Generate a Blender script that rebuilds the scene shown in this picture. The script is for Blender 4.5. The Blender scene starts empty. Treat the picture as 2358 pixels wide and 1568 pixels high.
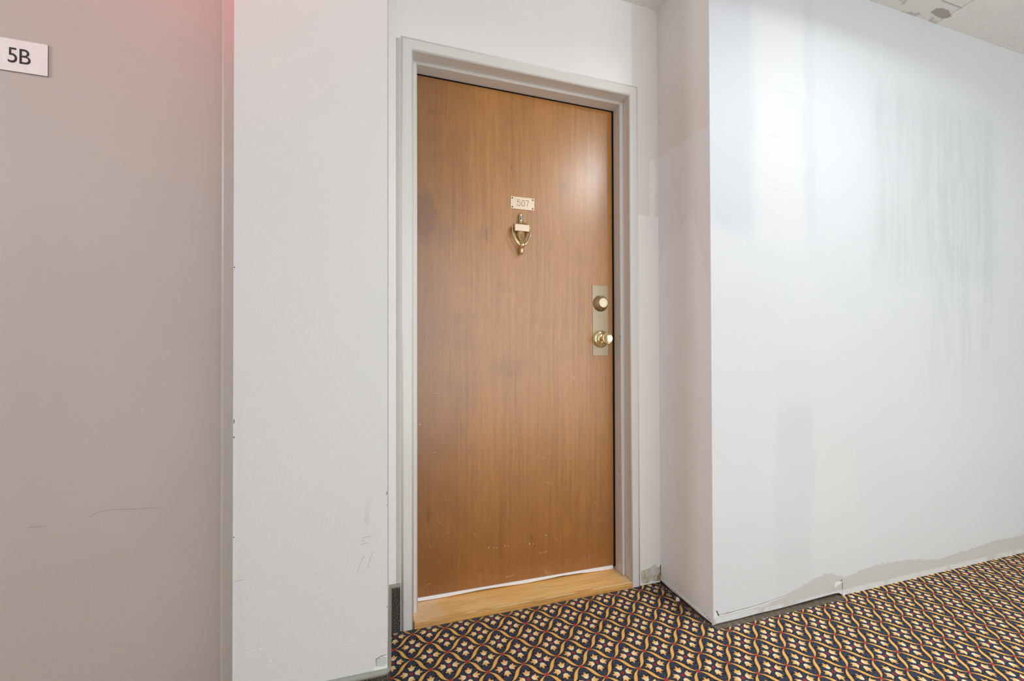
import bpy, bmesh, math, random
from mathutils import Vector, Matrix
R = random.Random(7)
scene = bpy.context.scene
col = scene.collection
PI = math.pi

# ------------------------------------------------------------------ camera, world, lights, exposure
CAM_Z = 0.99398
YAW, PITCH, ROLL = 0.28836, 0.00837, -0.00304
FPX, W, H = 925.3, 2358.0, 1568.0
cam_d = bpy.data.cameras.new('camera')
cam = bpy.data.objects.new('camera', cam_d); col.objects.link(cam)
fw = Vector((math.sin(YAW)*math.cos(PITCH), math.cos(YAW)*math.cos(PITCH), math.sin(PITCH)))
rt = Vector((math.cos(YAW), -math.sin(YAW), 0)); up = rt.cross(fw)
r2 = rt*math.cos(ROLL) + up*math.sin(ROLL); u2 = -rt*math.sin(ROLL) + up*math.cos(ROLL)
m = Matrix((r2, u2, -fw)).transposed().to_4x4(); m.translation = Vector((0, 0, CAM_Z))
cam.matrix_world = m
cam_d.sensor_fit = 'HORIZONTAL'; cam_d.sensor_width = 36.0
cam_d.lens = FPX*36.0/W
cam_d.shift_y = (815.0-784.0)/W
cam_d.clip_start = 0.01
scene.camera = cam

world = bpy.data.worlds.new('world'); scene.world = world; world.use_nodes = True
world.node_tree.nodes['Background'].inputs[0].default_value = (0.9, 0.95, 1.0, 1)
world.node_tree.nodes['Background'].inputs[1].default_value = 1.0

vs = scene.view_settings
vs.view_transform = 'Standard'; vs.look = 'None'; vs.gamma = 1.0; vs.use_curve_mapping = False
vs.exposure = 0.09

def area(name, loc, size, power, color=(1, 1, 1), rot=(0, 0, 0), shape='DISK', size_y=None, spread=PI):
    d = bpy.data.lights.new(name, 'AREA'); d.energy = power; d.color = color; d.shape = shape; d.size = size
    if size_y: d.size_y = size_y
    d.spread = spread
    o = bpy.data.objects.new(name, d); col.objects.link(o); o.location = loc; o.rotation_euler = rot
    return o
CEIL = 2.542
MAIN = (1.63, 0.28)
def point_light(name, loc, radius, power, color):
    d = bpy.data.lights.new(name, 'POINT'); d.energy = power; d.color = color; d.shadow_soft_size = radius
    o = bpy.data.objects.new(name, d); col.objects.link(o); o.location = loc
    return o
E_MAIN, E_FAR, E_FILL, E_RED = 14, 75, 69, 1.3
area('corridor_downlight', (MAIN[0], MAIN[1], CEIL-0.045), 0.26, E_MAIN, (0.94, 0.98, 1.0))
point_light('far_fill_light', (-3.1, 0.60, CEIL-0.20), 0.13, E_FAR, (0.94, 0.98, 1.0))  # added fill from the left, lifts the recess side wall
area('rear_fill_light', (1.8, -1.70, 1.27), 4.6, E_FILL, (0.92, 0.975, 1.0), (math.radians(90), 0, 0), 'RECTANGLE', 2.4)  # broad fill added behind the camera to brighten walls and door evenly
pl = bpy.data.lights.new('red_sign_light', 'AREA'); pl.energy = E_RED; pl.color = (1.0, 0.05, 0.06)
pl.shape = 'RECTANGLE'; pl.size = 0.28; pl.size_y = 0.12
po = bpy.data.objects.new('red_sign_light', pl); col.objects.link(po)
po.location = (-0.56, 0.84, 2.36); po.rotation_euler = (math.radians(55), 0, 0)

# ------------------------------------------------------------------ node helper
class V:
    def __init__(s, g, k): s.g, s.k = g, k
    def _b(s, op, o, rev=False):
        return s.g.math(op, o, s) if rev else s.g.math(op, s, o)
    def __add__(s, o): return s._b('ADD', o)
    def __radd__(s, o): return s._b('ADD', o, True)
    def __sub__(s, o): return s._b('SUBTRACT', o)
    def __rsub__(s, o): return s._b('SUBTRACT', o, True)
    def __mul__(s, o): return s._b('MULTIPLY', o)
    def __rmul__(s, o): return s._b('MULTIPLY', o, True)
    def __truediv__(s, o): return s._b('DIVIDE', o)

class G:
    def __init__(g, name, rough=0.5, spec=0.5, metal=0.0):
        g.m = bpy.data.materials.new(name); g.m.use_nodes = True
        g.t = g.m.node_tree; g.b = g.t.nodes['Principled BSDF']
        g.b.inputs['Roughness'].default_value = rough
        g.b.inputs['Metallic'].default_value = metal
        g.b.inputs['Specular IOR Level'].default_value = spec
        g._pos = None
    def N(g, ty, **kw):
        n = g.t.nodes.new(ty)
        for k, v in kw.items(): setattr(n, k, v)
        return n
    def put(g, sock, v):
        if isinstance(v, V): g.t.links.new(v.k, sock)
        elif isinstance(v, (tuple, list)):
            v = tuple(v)
            if len(v) == 3 and sock.type == 'RGBA': v = v+(1,)
            sock.default_value = v
        else: sock.default_value = v
    def math(g, op, a, b=None, c=None):
        n = g.N('ShaderNodeMath', operation=op); g.put(n.inputs[0], a)
        if b is not None: g.put(n.inputs[1], b)
        if c is not None: g.put(n.inputs[2], c)
        return V(g, n.outputs[0])
    def pos(g):
        if g._pos is None:
            n = g.N('ShaderNodeNewGeometry'); s = g.N('ShaderNodeSeparateXYZ')
            g.t.links.new(n.outputs['Position'], s.inputs[0])
            g._pos = tuple(V(g, s.outputs[i]) for i in range(3)); g._vec = V(g, n.outputs['Position'])
        return g._pos
    def vec(g): g.pos(); return g._vec
    def comb(g, x, y, z):
        n = g.N('ShaderNodeCombineXYZ')
        for i, v in enumerate((x, y, z)): g.put(n.inputs[i], v)
        return V(g, n.outputs[0])
    def noise(g, scale, detail=2, rough=0.5, vec=None, sc=None, dist=0.0):
        n = g.N('ShaderNodeTexNoise'); n.inputs['Scale'].default_value = scale
        n.inputs['Detail'].default_value = detail; n.inputs['Roughness'].default_value = rough
        n.inputs['Distortion'].default_value = dist
        v = vec or g.vec()
        if sc:
            x, y, z = g.pos(); v = g.comb(x*sc[0], y*sc[1], z*sc[2])
        g.put(n.inputs['Vector'], v)
        return V(g, n.outputs['Fac'])
    def ss(g, x, a, b):
        n = g.N('ShaderNodeMapRange', interpolation_type='SMOOTHSTEP')
        g.put(n.inputs[0], x); g.put(n.inputs[1], a); g.put(n.inputs[2], b)
        return V(g, n.outputs[0])
    def mix(g, f, a, b):
        n = g.N('ShaderNodeMix', data_type='RGBA')
        g.put(n.inputs[0], f); g.put(n.inputs[6], a); g.put(n.inputs[7], b)
        return V(g, n.outputs[2])
    def mul(g, a, f):
        n = g.N('ShaderNodeVectorMath', operation='SCALE'); g.put(n.inputs[0], a); g.put(n.inputs[3], f)
        return V(g, n.outputs[0])
    def curve(g, x, pts):                     # piecewise linear function of x
        lo, hi = pts[0][0], pts[-1][0]; vmax = max(abs(p[1]) for p in pts) or 1
        n = g.N('ShaderNodeValToRGB'); e = n.color_ramp.elements
        for i, (a, v) in enumerate(pts):
            q = e[i] if i < 2 and i < len(e) else e.new(0.5)
            q.position = (a-lo)/(hi-lo) if i else 0.0
            c = v/vmax; q.color = (c, c, c, 1)
        g.put(n.inputs[0], (x-lo)/(hi-lo))
        s = g.N('ShaderNodeSeparateColor'); g.t.links.new(n.outputs[0], s.inputs[0])
        return V(g, s.outputs[0])*vmax
    def color(g, c): g.put(g.b.inputs['Base Color'], c)
    def bump(g, h, strength=0.3, dist=0.002):
        n = g.N('ShaderNodeBump'); n.inputs['Strength'].default_value = strength; n.inputs['Distance'].default_value = dist
        g.put(n.inputs['Height'], h); g.t.links.new(n.outputs[0], g.b.inputs['Normal'])
    def box(g, x, z, x0, x1, z0, z1, sx=0.03, sz=0.05):
        return g.ss(x, x0-sx, x0+sx)*(1-g.ss(x, x1-sx, x1+sx))*g.ss(z, z0-sz, z0+sz)*(1-g.ss(z, z1-sz, z1+sz))
    def mx(g, a, b): return g.math('MAXIMUM', a, b)
    def mn(g, a, b): return g.math('MINIMUM', a, b)

def lin(r, g_, b):
    f = lambda c: (c/255/12.92) if c/255 <= 0.04045 else ((c/255+0.055)/1.055)**2.4
    return (f(r), f(g_), f(b))

# ------------------------------------------------------------------ materials
def paint(name, c, rough=0.55, bump=0.25, scale=170, fn=None, spec=0.35):
    g = G(name, rough, spec)
    base = fn(g, c) if fn else c
    v = g.noise(3.0, 3)
    g.color(g.mul(base if isinstance(base, V) else g.mix(0.0, base, base), 0.97+v*0.06))
    g.bump(g.noise(scale, 3, 0.6), bump, 0.002)
    return g.m

WARM = (0.70, 0.665, 0.645)      # older warm grey-white wall paint
PRIM = (0.755, 0.735, 0.73)      # fresh primer over it
COOL = (0.655, 0.675, 0.70)      # cool white primer of the corridor wall

def mid_fn(g, c):
    x, y, z = g.pos()
    sm = g.noise(1.0, 2, sc=(26, 26, 5)); smear = g.ss(sm, 0.68, 0.74)*g.box(x, z, -0.14, -0.04, 0.35, 0.62, 0.03, 0.05)*0.12
    return g.mix(smear, c, lin(120, 112, 110))
M_mid = paint('pale_wall_paint', (0.69, 0.70, 0.705), fn=mid_fn, bump=0.35)
M_smooth = paint('smooth_corner_paint', (0.80, 0.79, 0.785), bump=0.0)
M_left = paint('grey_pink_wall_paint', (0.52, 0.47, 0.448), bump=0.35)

def door_wall_fn(g, c):
    x, y, z = g.pos()
    n = g.noise(28, 4)
    zz = z+(n-0.5)*0.03
    right = g.ss(x, 1.0, 1.005)
    low = right*(1-g.ss(zz, 1.614, 1.622))
    stroke = g.box(x+(n-0.5)*0.012, zz, 1.089, 1.117, 1.60, 1.866, 0.003, 0.006)*g.ss(g.noise(190, 2), 0.30, 0.42)
    f = g.mx(low, stroke)
    return g.mix(f, g.mix(right*g.ss(z, 1.0, 1.01)*0.6, c, (0.72, 0.675, 0.65)), (0.85, 0.835, 0.83))
M_doorwall = paint('door_wall_paint', (0.85, 0.845, 0.84), fn=door_wall_fn)

def return_fn(g, c):
    x, y, z = g.pos()
    n = g.noise(22, 4); n2 = g.noise(6, 3)
    edge = 1.862+(y-1.22)*0.06
    up = g.ss(z+(n-0.5)*0.035, edge-0.004, edge+0.004)
    tongue = g.curve(y, [(1.22, 1.20), (1.285, 1.46), (1.315, 1.565), (1.39, 1.57), (1.42, 1.50), (1.46, 1.43), (1.53, 1.42)])
    low = 1-g.ss(z+(n2-0.5)*0.09+(n-0.5)*0.02, tongue-0.012, tongue+0.012)
    a = g.mix(up, (0.86, 0.86, 0.90), (0.84, 0.81, 0.795))
    return g.mix(low*0.9, a, (0.89, 0.91, 0.94))
M_return = paint('patched_return_paint', WARM, fn=return_fn)

def right_fn(g, c):
    x, y, z = g.pos()
    n = g.noise(5, 4); nf = g.noise(1.0, 3, sc=(34, 34, 3.0))
    xx = x+(n-0.5)*0.07+(nf-0.5)*0.04; zz = z+(n-0.5)*0.12
    grey = lin(208, 211, 216); gl = lin(213, 217, 216)
    k = 0.62
    c = g.mix(g.box(xx, zz, 1.10, 1.335, 1.48, 2.62, 0.025, 0.05)*0.9, c, lin(203, 206, 212))
    c = g.mix(g.box(xx, zz, 1.36, 1.60, 1.46, 2.62, 0.02, 0.06)*0.5, c, lin(216, 218, 216))
    c = g.mix(g.box(xx, zz, 1.605, 1.655, 1.50, 2.62, 0.014, 0.08)*0.55, c, lin(202, 206, 210))
    # broad vertical roller streaks of thinner compound
    str_ = g.ss(nf, 0.42, 0.62)
    big = g.box(xx, zz, 2.0, 2.86, 1.36, 2.17, 0.06, 0.08)
    c = g.mix(big*(0.35+str_*0.35), c, lin(196, 201, 204))
    big2 = g.box(xx, zz, 2.35, 2.86, 0.9, 1.9, 0.06, 0.16)
    c = g.mix(big2*str_*0.4, c, lin(196, 200, 203))
    lowl = g.box(xx, zz, 1.44, 1.63, 0.05, 0.79, 0.02, 0.06)
    c = g.mix(lowl*0.65, c, lin(196, 201, 204))
    seam = g.box(xx, zz, 1.655, 1.90, 0.08, 0.70, 0.015, 0.08)
    c = g.mix(seam*0.7, c, lin(215, 217, 215))
    mid = g.box(xx, zz, 1.95, 3.1, 0.15, 1.15, 0.15, 0.2)
    c = g.mix((1-g.ss(zz, 0.3, 1.3))*0.6, c, lin(222, 225, 228))
    # glue band where a base board was pulled off
    top = g.curve(x, [(1.14, 0.0), (1.40, 0.035), (1.65, 0.096), (1.71, 0.105), (1.80, 0.075), (1.92, 0.088), (2.03, 0.097),
                      (2.20, 0.088), (2.40, 0.062), (2.52, 0.069), (2.82, 0.091), (3.03, 0.09), (5.0, 0.09)])
    nz = g.noise(40, 4)
    band = 1-g.ss(z+(nz-0.5)*0.022, top-0.002, top+0.002)
    c = g.mix(band*0.8, c, lin(199, 196, 191))
    wl = g.ss(g.noise(16, 3), 0.35, 0.5)*(1-g.ss(z+(nz-0.5)*0.012, 0.020, 0.026))
    c = g.mix(wl*0.9, c, lin(222, 223, 223))
    # pencil-fine horizontal marks
    mk = g.ss(g.noise(1.0, 1, sc=(2.0, 2.0, 160)), 0.71, 0.73)*g.box(x, z, 1.40, 1.58, 1.55, 2.2, 0.02, 0.03)
    return g.mix(mk*0.3, c, lin(190, 190, 188))
M_right = paint('patchy_white_primer', COOL, rough=0.5, bump=0.15, fn=right_fn)

def ceil_fn(g, c):
    x, y, z = g.pos()
    n = g.noise(9, 4); nf = g.noise(60, 4); nm = g.noise(20, 4, 0.6)
    near = g.ss(y+(n-0.5)*0.01, 1.06, 1.064)*(1-g.ss(x, 2.425, 2.43))*g.ss(x, 1.3, 1.35)
    glue = g.ss(nm+(y-1.20)*2.2, 0.56, 0.64)*near
    line = g.ss(y, 1.128, 1.130)*(1-g.ss(y, 1.133, 1.135))*near*g.ss(n, 0.4, 0.45)
    line2 = g.ss(x, 2.420, 2.4215)*(1-g.ss(x, 2.424, 2.4255))*g.ss(y, 1.06, 1.07)
    c = g.mix(near*0.8, c, lin(226, 226, 224))
    c = g.mix(glue*0.6, c, lin(176, 169, 160))
    c = g.mix(g.mx(line, line2)*0.6, c, lin(150, 143, 136))
    # bare patch where the texture came off
    px_, py_ = (x-2.375)/0.055, (y-1.175)/0.018
    r = px_*px_+py_*py_+(nf-0.5)*1.5+(nm-0.5)*2.6
    return g.mix((1-g.ss(r, 0.85, 1.05))*0.9, c, lin(170, 163, 154))
gc = G('stippled_ceiling', 0.9, 0.2)
x_, y_, z_ = gc.pos()
base = ceil_fn(gc, (0.93, 0.92, 0.90))
gc.color(base)
nearm = gc.ss(y_, 1.06, 1.065)*(1-gc.ss(x_, 2.425, 2.43))*gc.ss(x_, 1.3, 1.35)
gc.bump(gc.noise(120, 3, 0.7)*(1-nearm*0.85), 0.9, 0.008)
M_ceil = gc.m

M_frame = paint('warm_grey_enamel', (0.73, 0.715, 0.70), rough=0.24, bump=0.08, scale=240, spec=0.5)
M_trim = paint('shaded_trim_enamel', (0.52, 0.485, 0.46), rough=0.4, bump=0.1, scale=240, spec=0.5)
M_strip = paint('filler_paint', (0.60, 0.56, 0.535), rough=0.6, bump=0.6, scale=90)

def flat(name, c, rough=0.6, metal=0.0, spec=0.4, bump=0, scale=300, anis=0):
    g = G(name, rough, spec, metal)
    v = g.noise(60, 3)
    g.color(g.mul(g.mix(0.0, c, c), 0.92+v*0.16))
    if bump: g.bump(g.noise(scale, 3), bump, 0.001)
    return g.m
M_black = flat('black_rubber', (0.012, 0.011, 0.011), 0.8, spec=0.1)
M_sweep = flat('white_vinyl', (0.90, 0.92, 0.95), 0.4)
M_chip = flat('bare_wood_chip', lin(222, 196, 160), 0.8)
M_plaster = None
g = G('bare_plaster', 0.9, 0.2)
n1 = g.noise(45, 5, 0.65); n2 = g.noise(22, 4)
c_ = g.mix(g.ss(n1, 0.40, 0.60), lin(196, 188, 168), lin(214, 209, 203))
xx, yy, zz = g.pos()
g.color(g.mix(g.ss(n2+(0.03-zz)*4, 0.55, 0.66), c_, lin(166, 142, 108))); g.bump(n1, 0.8, 0.004)
M_plaster = g.m
M_galv = flat('galvanised_bead', lin(196, 202, 206), 0.5, bump=0.5, scale=180)
M_white = flat('torn_paint_edge', lin(232, 232, 230), 0.7)
M_dark = flat('dark_gap', lin(58, 50, 46), 0.95, spec=0.1, bump=0.4)
M_mark = flat('grey_scuff', lin(105, 98, 96), 0.9)
M_mark2 = flat('fine_scratch', lin(140, 128, 122), 0.9)

# wood of the door
g = G('stained_birch_veneer', 0.30, 0.5)
x, y, z = g.pos()
warp = g.noise(2.2, 3)
fine = g.noise(1.0, 4, 0.65, vec=g.comb(x*520+warp*1.2, y*20, z*22))
grain = g.noise(1.0, 4, 0.6, vec=g.comb(x*75+warp*2.0, y*8, z*2.0))
wide = g.noise(1.0, 3, 0.5, vec=g.comb(x*9+warp*1.5, y*3, z*1.0))
blot = g.noise(5.5, 4, 0.6)
pore = g.ss(g.noise(1.0, 2, 0.5, vec=g.comb(x*520, y*20, z*40)), 0.60, 0.74)
c = g.mix(g.ss(grain, 0.22, 0.80), lin(144, 90, 27), lin(170, 114, 38))
c = g.mix(g.ss(wide, 0.38, 0.72)*0.30, c, lin(180, 120, 50))
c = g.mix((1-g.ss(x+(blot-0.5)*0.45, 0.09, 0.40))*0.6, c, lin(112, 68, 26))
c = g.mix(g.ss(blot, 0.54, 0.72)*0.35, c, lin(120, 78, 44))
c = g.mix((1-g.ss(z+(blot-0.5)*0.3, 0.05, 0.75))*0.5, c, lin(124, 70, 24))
# knots and stained spots
for kx, kz, rx, rz, k in ((0.125, 1.56, 0.045, 0.12, .55), (0.16, 1.98, 0.035, 0.012, .38), (0.374, 1.502, 0.006, 0.035, .6), (0.485, 1.80, 0.006, 0.012, .45),
                          (0.135, 0.37, 0.01, 0.05, .45), (0.565, 0.222, 0.009, 0.016, .5), (0.31, 0.62, 0.02, 0.05, .2)):
    a, b = (x-kx)/rx, (z-kz)/rz
    r = a*a+b*b+(g.noise(30, 3)-0.5)*1.3
    c = g.mix((1-g.ss(r, 0.2, 1.3))*k, c, lin(98, 58, 30))
for kx, kz, rx, rz, k in ((0.735, 0.245, 0.03, 0.05, .28),):
    a, b = (x-kx)/rx, (z-kz)/rz
    r = a*a+b*b+(g.noise(30, 3)-0.5)*1.3
    c = g.mix((1-g.ss(r, 0.2, 1.3))*k, c, lin(176, 104, 22))
dull = g.ss(g.noise(12, 4, 0.7), 0.58, 0.75)*(1-g.ss(z, 0.10, 0.26))*0.28
c = g.mix(dull, c, lin(176, 146, 120))
c = g.mul(c, 0.72+fine*0.90)
c = g.mix(pore*0.40, c, lin(92, 58, 30))
g.color(c)
g.put(g.b.inputs['Roughness'], 0.34+blot*0.10+fine*0.10)
g.b.inputs['Coat Weight'].default_value = 1.0; g.b.inputs['Coat Roughness'].default_value = 0.33; g.b.inputs['Coat IOR'].default_value = 1.66
g.bump(fine*0.7+grain*0.3, 0.12, 0.0006)
M_door = g.m

g = G('honey_oak', 0.42, 0.5)
x, y, z = g.pos()
w = g.noise(3, 3)
gr = g.noise(1.0, 4, 0.6, vec=g.comb(x*5, y*90+w*6, z*90))
po_ = g.ss(g.noise(1.0, 2, 0.5, vec=g.comb(x*34, y*420, z*300)), 0.58, 0.70)
blot = g.noise(11, 4)
c = g.mix(g.ss(gr, 0.3, 0.7), lin(236, 180, 108), lin(250, 208, 138))
c = g.mix(g.ss(y+(blot-0.5)*0.04, 1.585, 1.63)*0.55, c, lin(232, 158, 66))
ends = g.mx(1-g.ss(x+(blot-0.5)*0.16, 0.12, 0.20), g.ss(x+(blot-0.5)*0.1, 0.93, 0.97)*0.7)
c = g.mix(ends*0.55, c, lin(236, 208, 180))
c = g.mix(po_*0.3, c, lin(150, 98, 48))
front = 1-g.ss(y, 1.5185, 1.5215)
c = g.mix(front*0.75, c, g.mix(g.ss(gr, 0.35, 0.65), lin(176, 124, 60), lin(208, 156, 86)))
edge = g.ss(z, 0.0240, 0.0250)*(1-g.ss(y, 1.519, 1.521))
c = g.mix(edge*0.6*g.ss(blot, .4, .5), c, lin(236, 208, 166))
sp = g.ss(g.noise(170, 1), 0.80, 0.82)
c = g.mix(sp*(1-g.ss(x, .2, .3)), c, lin(235, 228, 218))
g.color(c); g.bump(gr, 0.12, 0.0006)
M_oak = g.m

def brass(name, c, rough, brushed=False):
    g = G(name, rough, 0.5, 1.0)
    v = g.noise(90, 4)
    if brushed:
        x, y, z = g.pos(); b = g.noise(1.0, 3, vec=g.comb(x*900, y*200, z*14))
        g.color(g.mul(g.mix(0.0, c, c), 0.86+b*0.18+v*0.10)); g.put(g.b.inputs['Roughness'], rough-0.06+b*0.12)
    else:
        g.color(g.mul(g.mix(0.0, c, c), 0.94+v*0.12))
    return g.m
M_brass = brass('polished_brass', (0.80, 0.66, 0.38), 0.10)
M_brass2 = brass('satin_brass', (0.72, 0.60, 0.38), 0.22)
M_plateb = brass('number_plate_brass', (0.60, 0.48, 0.37), 0.45, True)
M_lockb = brass('antique_brass', (0.36, 0.295, 0.205), 0.40, True)
M_eng = flat('engraved_black', lin(70, 66, 66), 0.7)
M_screw = flat('dull_screw', lin(120, 92, 62), 0.45, metal=0.6)
M_key = flat('keyway_black', (0.01, 0.01, 0.01), 0.6)
g = G('peephole_glass', 0.05, 0.8); g.color((0.25, 0.30, 0.36)); g.b.inputs['Coat Weight'].default_value = 1.0
M_lens = g.m
M_sign = flat('white_sign_plastic', lin(236, 232, 234), 0.45)
M_signedge = flat('sign_edge_grey', lin(110, 104, 98), 0.6)
M_ink = flat('sign_lettering', lin(42, 36, 40), 0.6)
M_cap = flat('grey_vinyl_cap', lin(146, 148, 142), 0.45, bump=0.15, scale=80)
g = G('charcoal_carpet_base', 0.95, 0.1)
n1 = g.noise(330, 3, 0.7); n2 = g.noise(800, 2)
g.color(g.mix(g.ss(n1, 0.42, 0.66), lin(44, 42, 40), lin(150, 143, 132))); g.bump(n1+n2*0.5, 1.0, 0.004)
M_basecarpet = g.m

# patterned carpet: ogee lattice with four-leaf sprays
g = G('ogee_leaf_carpet', 0.95, 0.15)
x, y, z = g.pos()
fz = g.noise(620, 2); fz2 = g.noise(760, 2, vec=g.comb(x+3.1, y-1.7, z))
xf = x+(fz-0.5)*0.0085-0.58647; yf = y+(fz2-0.5)*0.0085-1.30852
# inverse of the lattice basis a=(.0552,-.0628 swapped) found from the rows of the pattern
ax, ay, bx, by = 0.05520, -0.06200, -0.06284, -0.06171
det = ax*by-bx*ay
u = xf*(by/det)+yf*(-bx/det)
v = xf*(-ay/det)+yf*(ax/det)
fu = g.math('FRACT', u); fv = g.math('FRACT', v)
def ogee(along, across):
    # distance from the nearest wavy line that runs along ALONG
    s = g.math('SINE', along*(2*PI))*(-0.047)
    d = g.math('SUBTRACT', across, s)
    d = g.math('ABSOLUTE', g.math('SUBTRACT', d, g.math('ROUND', d)))
    si = g.math('SINE', along*PI)
    wdt = si*si*0.058+0.010
    return d, wdt
d1, w1 = ogee(u, v); d2, w2 = ogee(v, u)
line = g.mx(1-g.ss(d1-w1, -0.012, 0.012), 1-g.ss(d2-w2, -0.012, 0.012))
halo = g.mx(1-g.ss(d1-w1, 0.02, 0.05), 1-g.ss(d2-w2, 0.02, 0.05))
cu, cv = fu-0.5, fv-0.5
px_ = g.math('ABSOLUTE', cu-cv); py_ = g.math('ABSOLUTE', cu+cv)
s = g.mx(px_, py_); t = g.mn(px_, py_)
def ell(s0, t0, rs, rtt):
    a, b = (s-s0)/rs, (t-t0)/rtt
    return a*a+b*b
bodyd = ell(0.335, 0.0, 0.155, 0.165)
bodyd = ell(0.335, 0.0, 0.155, 0.150)
body = 1-g.ss(bodyd, 0.85, 1.1)
spike_w = (0.61-s)*0.50
spike = (1-g.ss(t-spike_w, -0.012, 0.012))*g.ss(s, 0.36, 0.38)*(1-g.ss(s, 0.58, 0.60))
def seg(p, q, r0, r1):
    dx, dy = q[0]-p[0], q[1]-p[1]; L2 = dx*dx+dy*dy
    h = g.math('MULTIPLY_ADD', s-p[0], dx/L2, (t-p[1])*(dy/L2)); 
    n = g.N('ShaderNodeClamp'); g.put(n.inputs[0], h); h = V(g, n.outputs[0])
    ex, ey = s-p[0]-h*dx, t-p[1]-h*dy
    return g.math('SQRT', ex*ex+ey*ey)-(r0+h*(r1-r0))
lobe = 1-g.ss(seg((0.34, 0.08), (0.455, 0.195), 0.072, 0.018), -0.012, 0.012)
leaf = g.mx(g.mx(body, spike), lobe)
leafh = g.mx(1-g.ss(bodyd, 1.2, 1.9), 1-g.ss(seg((0.36, 0.09), (0.50, 0.245), 0.09, 0.05), 0.0, 0.04))
rc = g.math('SQRT', cu*cu+cv*cv)
dot = 1-g.ss(rc, 0.062, 0.085)
nu = g.math('SUBTRACT', u, g.math('ROUND', u)); nv = g.math('SUBTRACT', v, g.math('ROUND', v))
rn = g.math('SQRT', nu*nu+nv*nv)
node = 1-g.ss(rn, 0.055, 0.095)
fib = g.noise(900, 2, 0.6); fib2 = g.noise(300, 3, 0.7)
navy = g.mix(g.ss(fib2, 0.38, 0.66), lin(36, 40, 54), lin(88, 94, 114))
c = navy
c = g.mix(g.mx(halo, leafh)*0.75, c, lin(24, 22, 27))
c = g.mix(line, c, g.mix(fib, lin(236, 172, 84), lin(252, 206, 126)))
ln = g.noise(85, 3, 0.6)
leafc = g.mix(g.ss(s+(ln-0.5)*0.55, 0.20, 0.50), lin(252, 238, 200), lin(244, 186, 100))
c = g.mix(leaf, c, leafc)
c = g.mix(dot*0.9, c, lin(160, 58, 62))
c = g.mix(node*0.95, c, lin(188, 68, 62))
c = g.mul(c, 0.90+fib*0.42)
# grey dust and dirt trodden in along the walls, white plaster specks
dn = g.noise(70, 4, 0.7)
dst = g.mx(g.ss(y+(dn-0.5)*0.04, 1.488, 1.515), 0)*0.45*(1-g.ss(x, .98, 1.03))
c = g.mix(dst, c, lin(96, 90, 88))
strip1 = g.ss(x+(dn-0.5)*0.012, 1.098, 1.108)*g.ss(y, 1.22, 1.24)
c = g.mix(strip1*0.70, c, lin(92, 78, 72))
strip2 = g.ss(y+(dn-0.5)*0.006, 1.196, 1.200)*(1-g.ss(x, 1.775, 1.79))*g.ss(x, 1.128, 1.134)
c = g.mix(strip2*0.95, c, g.mix(dn, lin(70, 60, 54), lin(150, 141, 126)))
corner_dark = g.ss(x+(dn-0.5)*0.06, 1.0, 1.09)*g.ss(y, 1.22, 1.32)*0.35  # darker carpet towards the recess corner by the return wall
c = g.mix(corner_dark, c, lin(28, 18, 16))
speck = g.ss(g.noise(210, 1, vec=g.comb(x, y, 0.0)), 0.79, 0.81)*g.ss(g.noise(7, 2), 0.42, 0.6)
c = g.mix(speck*0.8, c, lin(225, 222, 218))
g.color(c)
g.bump(fib*0.6+fib2*0.6+g.mx(line, leaf)*0.25, 0.55, 0.004)
M_carpet = g.m

# ------------------------------------------------------------------ mesh helpers
def link(name, bm, mats, parent=None, smooth=False, bevel=0, label=None, kind=None, cat=None, group=None, auto=None):
    bmesh.ops.recalc_face_normals(bm, faces=bm.faces) if auto != 'keep' else None
    me = bpy.data.meshes.new(name); bm.to_mesh(me); bm.free()
    for mt in (mats if isinstance(mats, (list, tuple)) else [mats]): me.materials.append(mt)
    o = bpy.data.objects.new(name, me); col.objects.link(o)
    if parent: o.parent = parent
    if smooth:
        for p in me.polygons: p.use_smooth = True
    if bevel:
        b = o.modifiers.new('bevel', 'BEVEL'); b.width = bevel; b.segments = 3; b.limit_method = 'ANGLE'; b.angle_limit = math.radians(40)
        b.harden_normals = False
    if label: o['label'] = label
    if cat: o['category'] = cat
    if kind: o['kind'] = kind
    if group: o['group'] = group
    return o
def empty(name, loc, label=None, cat=None, kind=None):
    o = bpy.data.objects.new(name, None); col.objects.link(o); o.location = loc; o.empty_display_size = 0.1
    if label: o['label'] = label
    if cat: o['category'] = cat
    if kind: o['kind'] = kind
    return o
def child(o, p):
    o.parent = p; o.matrix_parent_inverse = Matrix.Translation(-p.location)
    return o
def box(bm, x0, x1, y0, y1, z0, z1, mi=0):
    vs_ = [bm.verts.new((x, y, z)) for x in (x0, x1) for y in (y0, y1) for z in (z0, z1)]
    for f in ((0, 1, 3, 2), (4, 6, 7, 5), (0, 4, 5, 1), (2, 3, 7, 6), (0, 2, 6, 4), (1, 5, 7, 3)):
        q = bm.faces.new([vs_[i] for i in f]); q.material_index = mi
def prism(bm, pts, a, b, f, mi=0):
    """closed outline PTS extruded from a to b; f(p, h) -> 3D"""
    A = [bm.verts.new(f(p, a)) for p in pts]; B = [bm.verts.new(f(p, b)) for p in pts]; n = len(pts)
    for i in range(n):
        q = bm.faces.new((A[i], A[(i+1) % n], B[(i+1) % n], B[i])); q.material_index = mi
    for L in (A[::-1], B):
        q = bm.faces.new(L); q.material_index = mi
def plate_xz(bm, pts, y0, y1, mi=0): prism(bm, pts, y0, y1, lambda p, h: (p[0], h, p[1]), mi)
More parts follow.
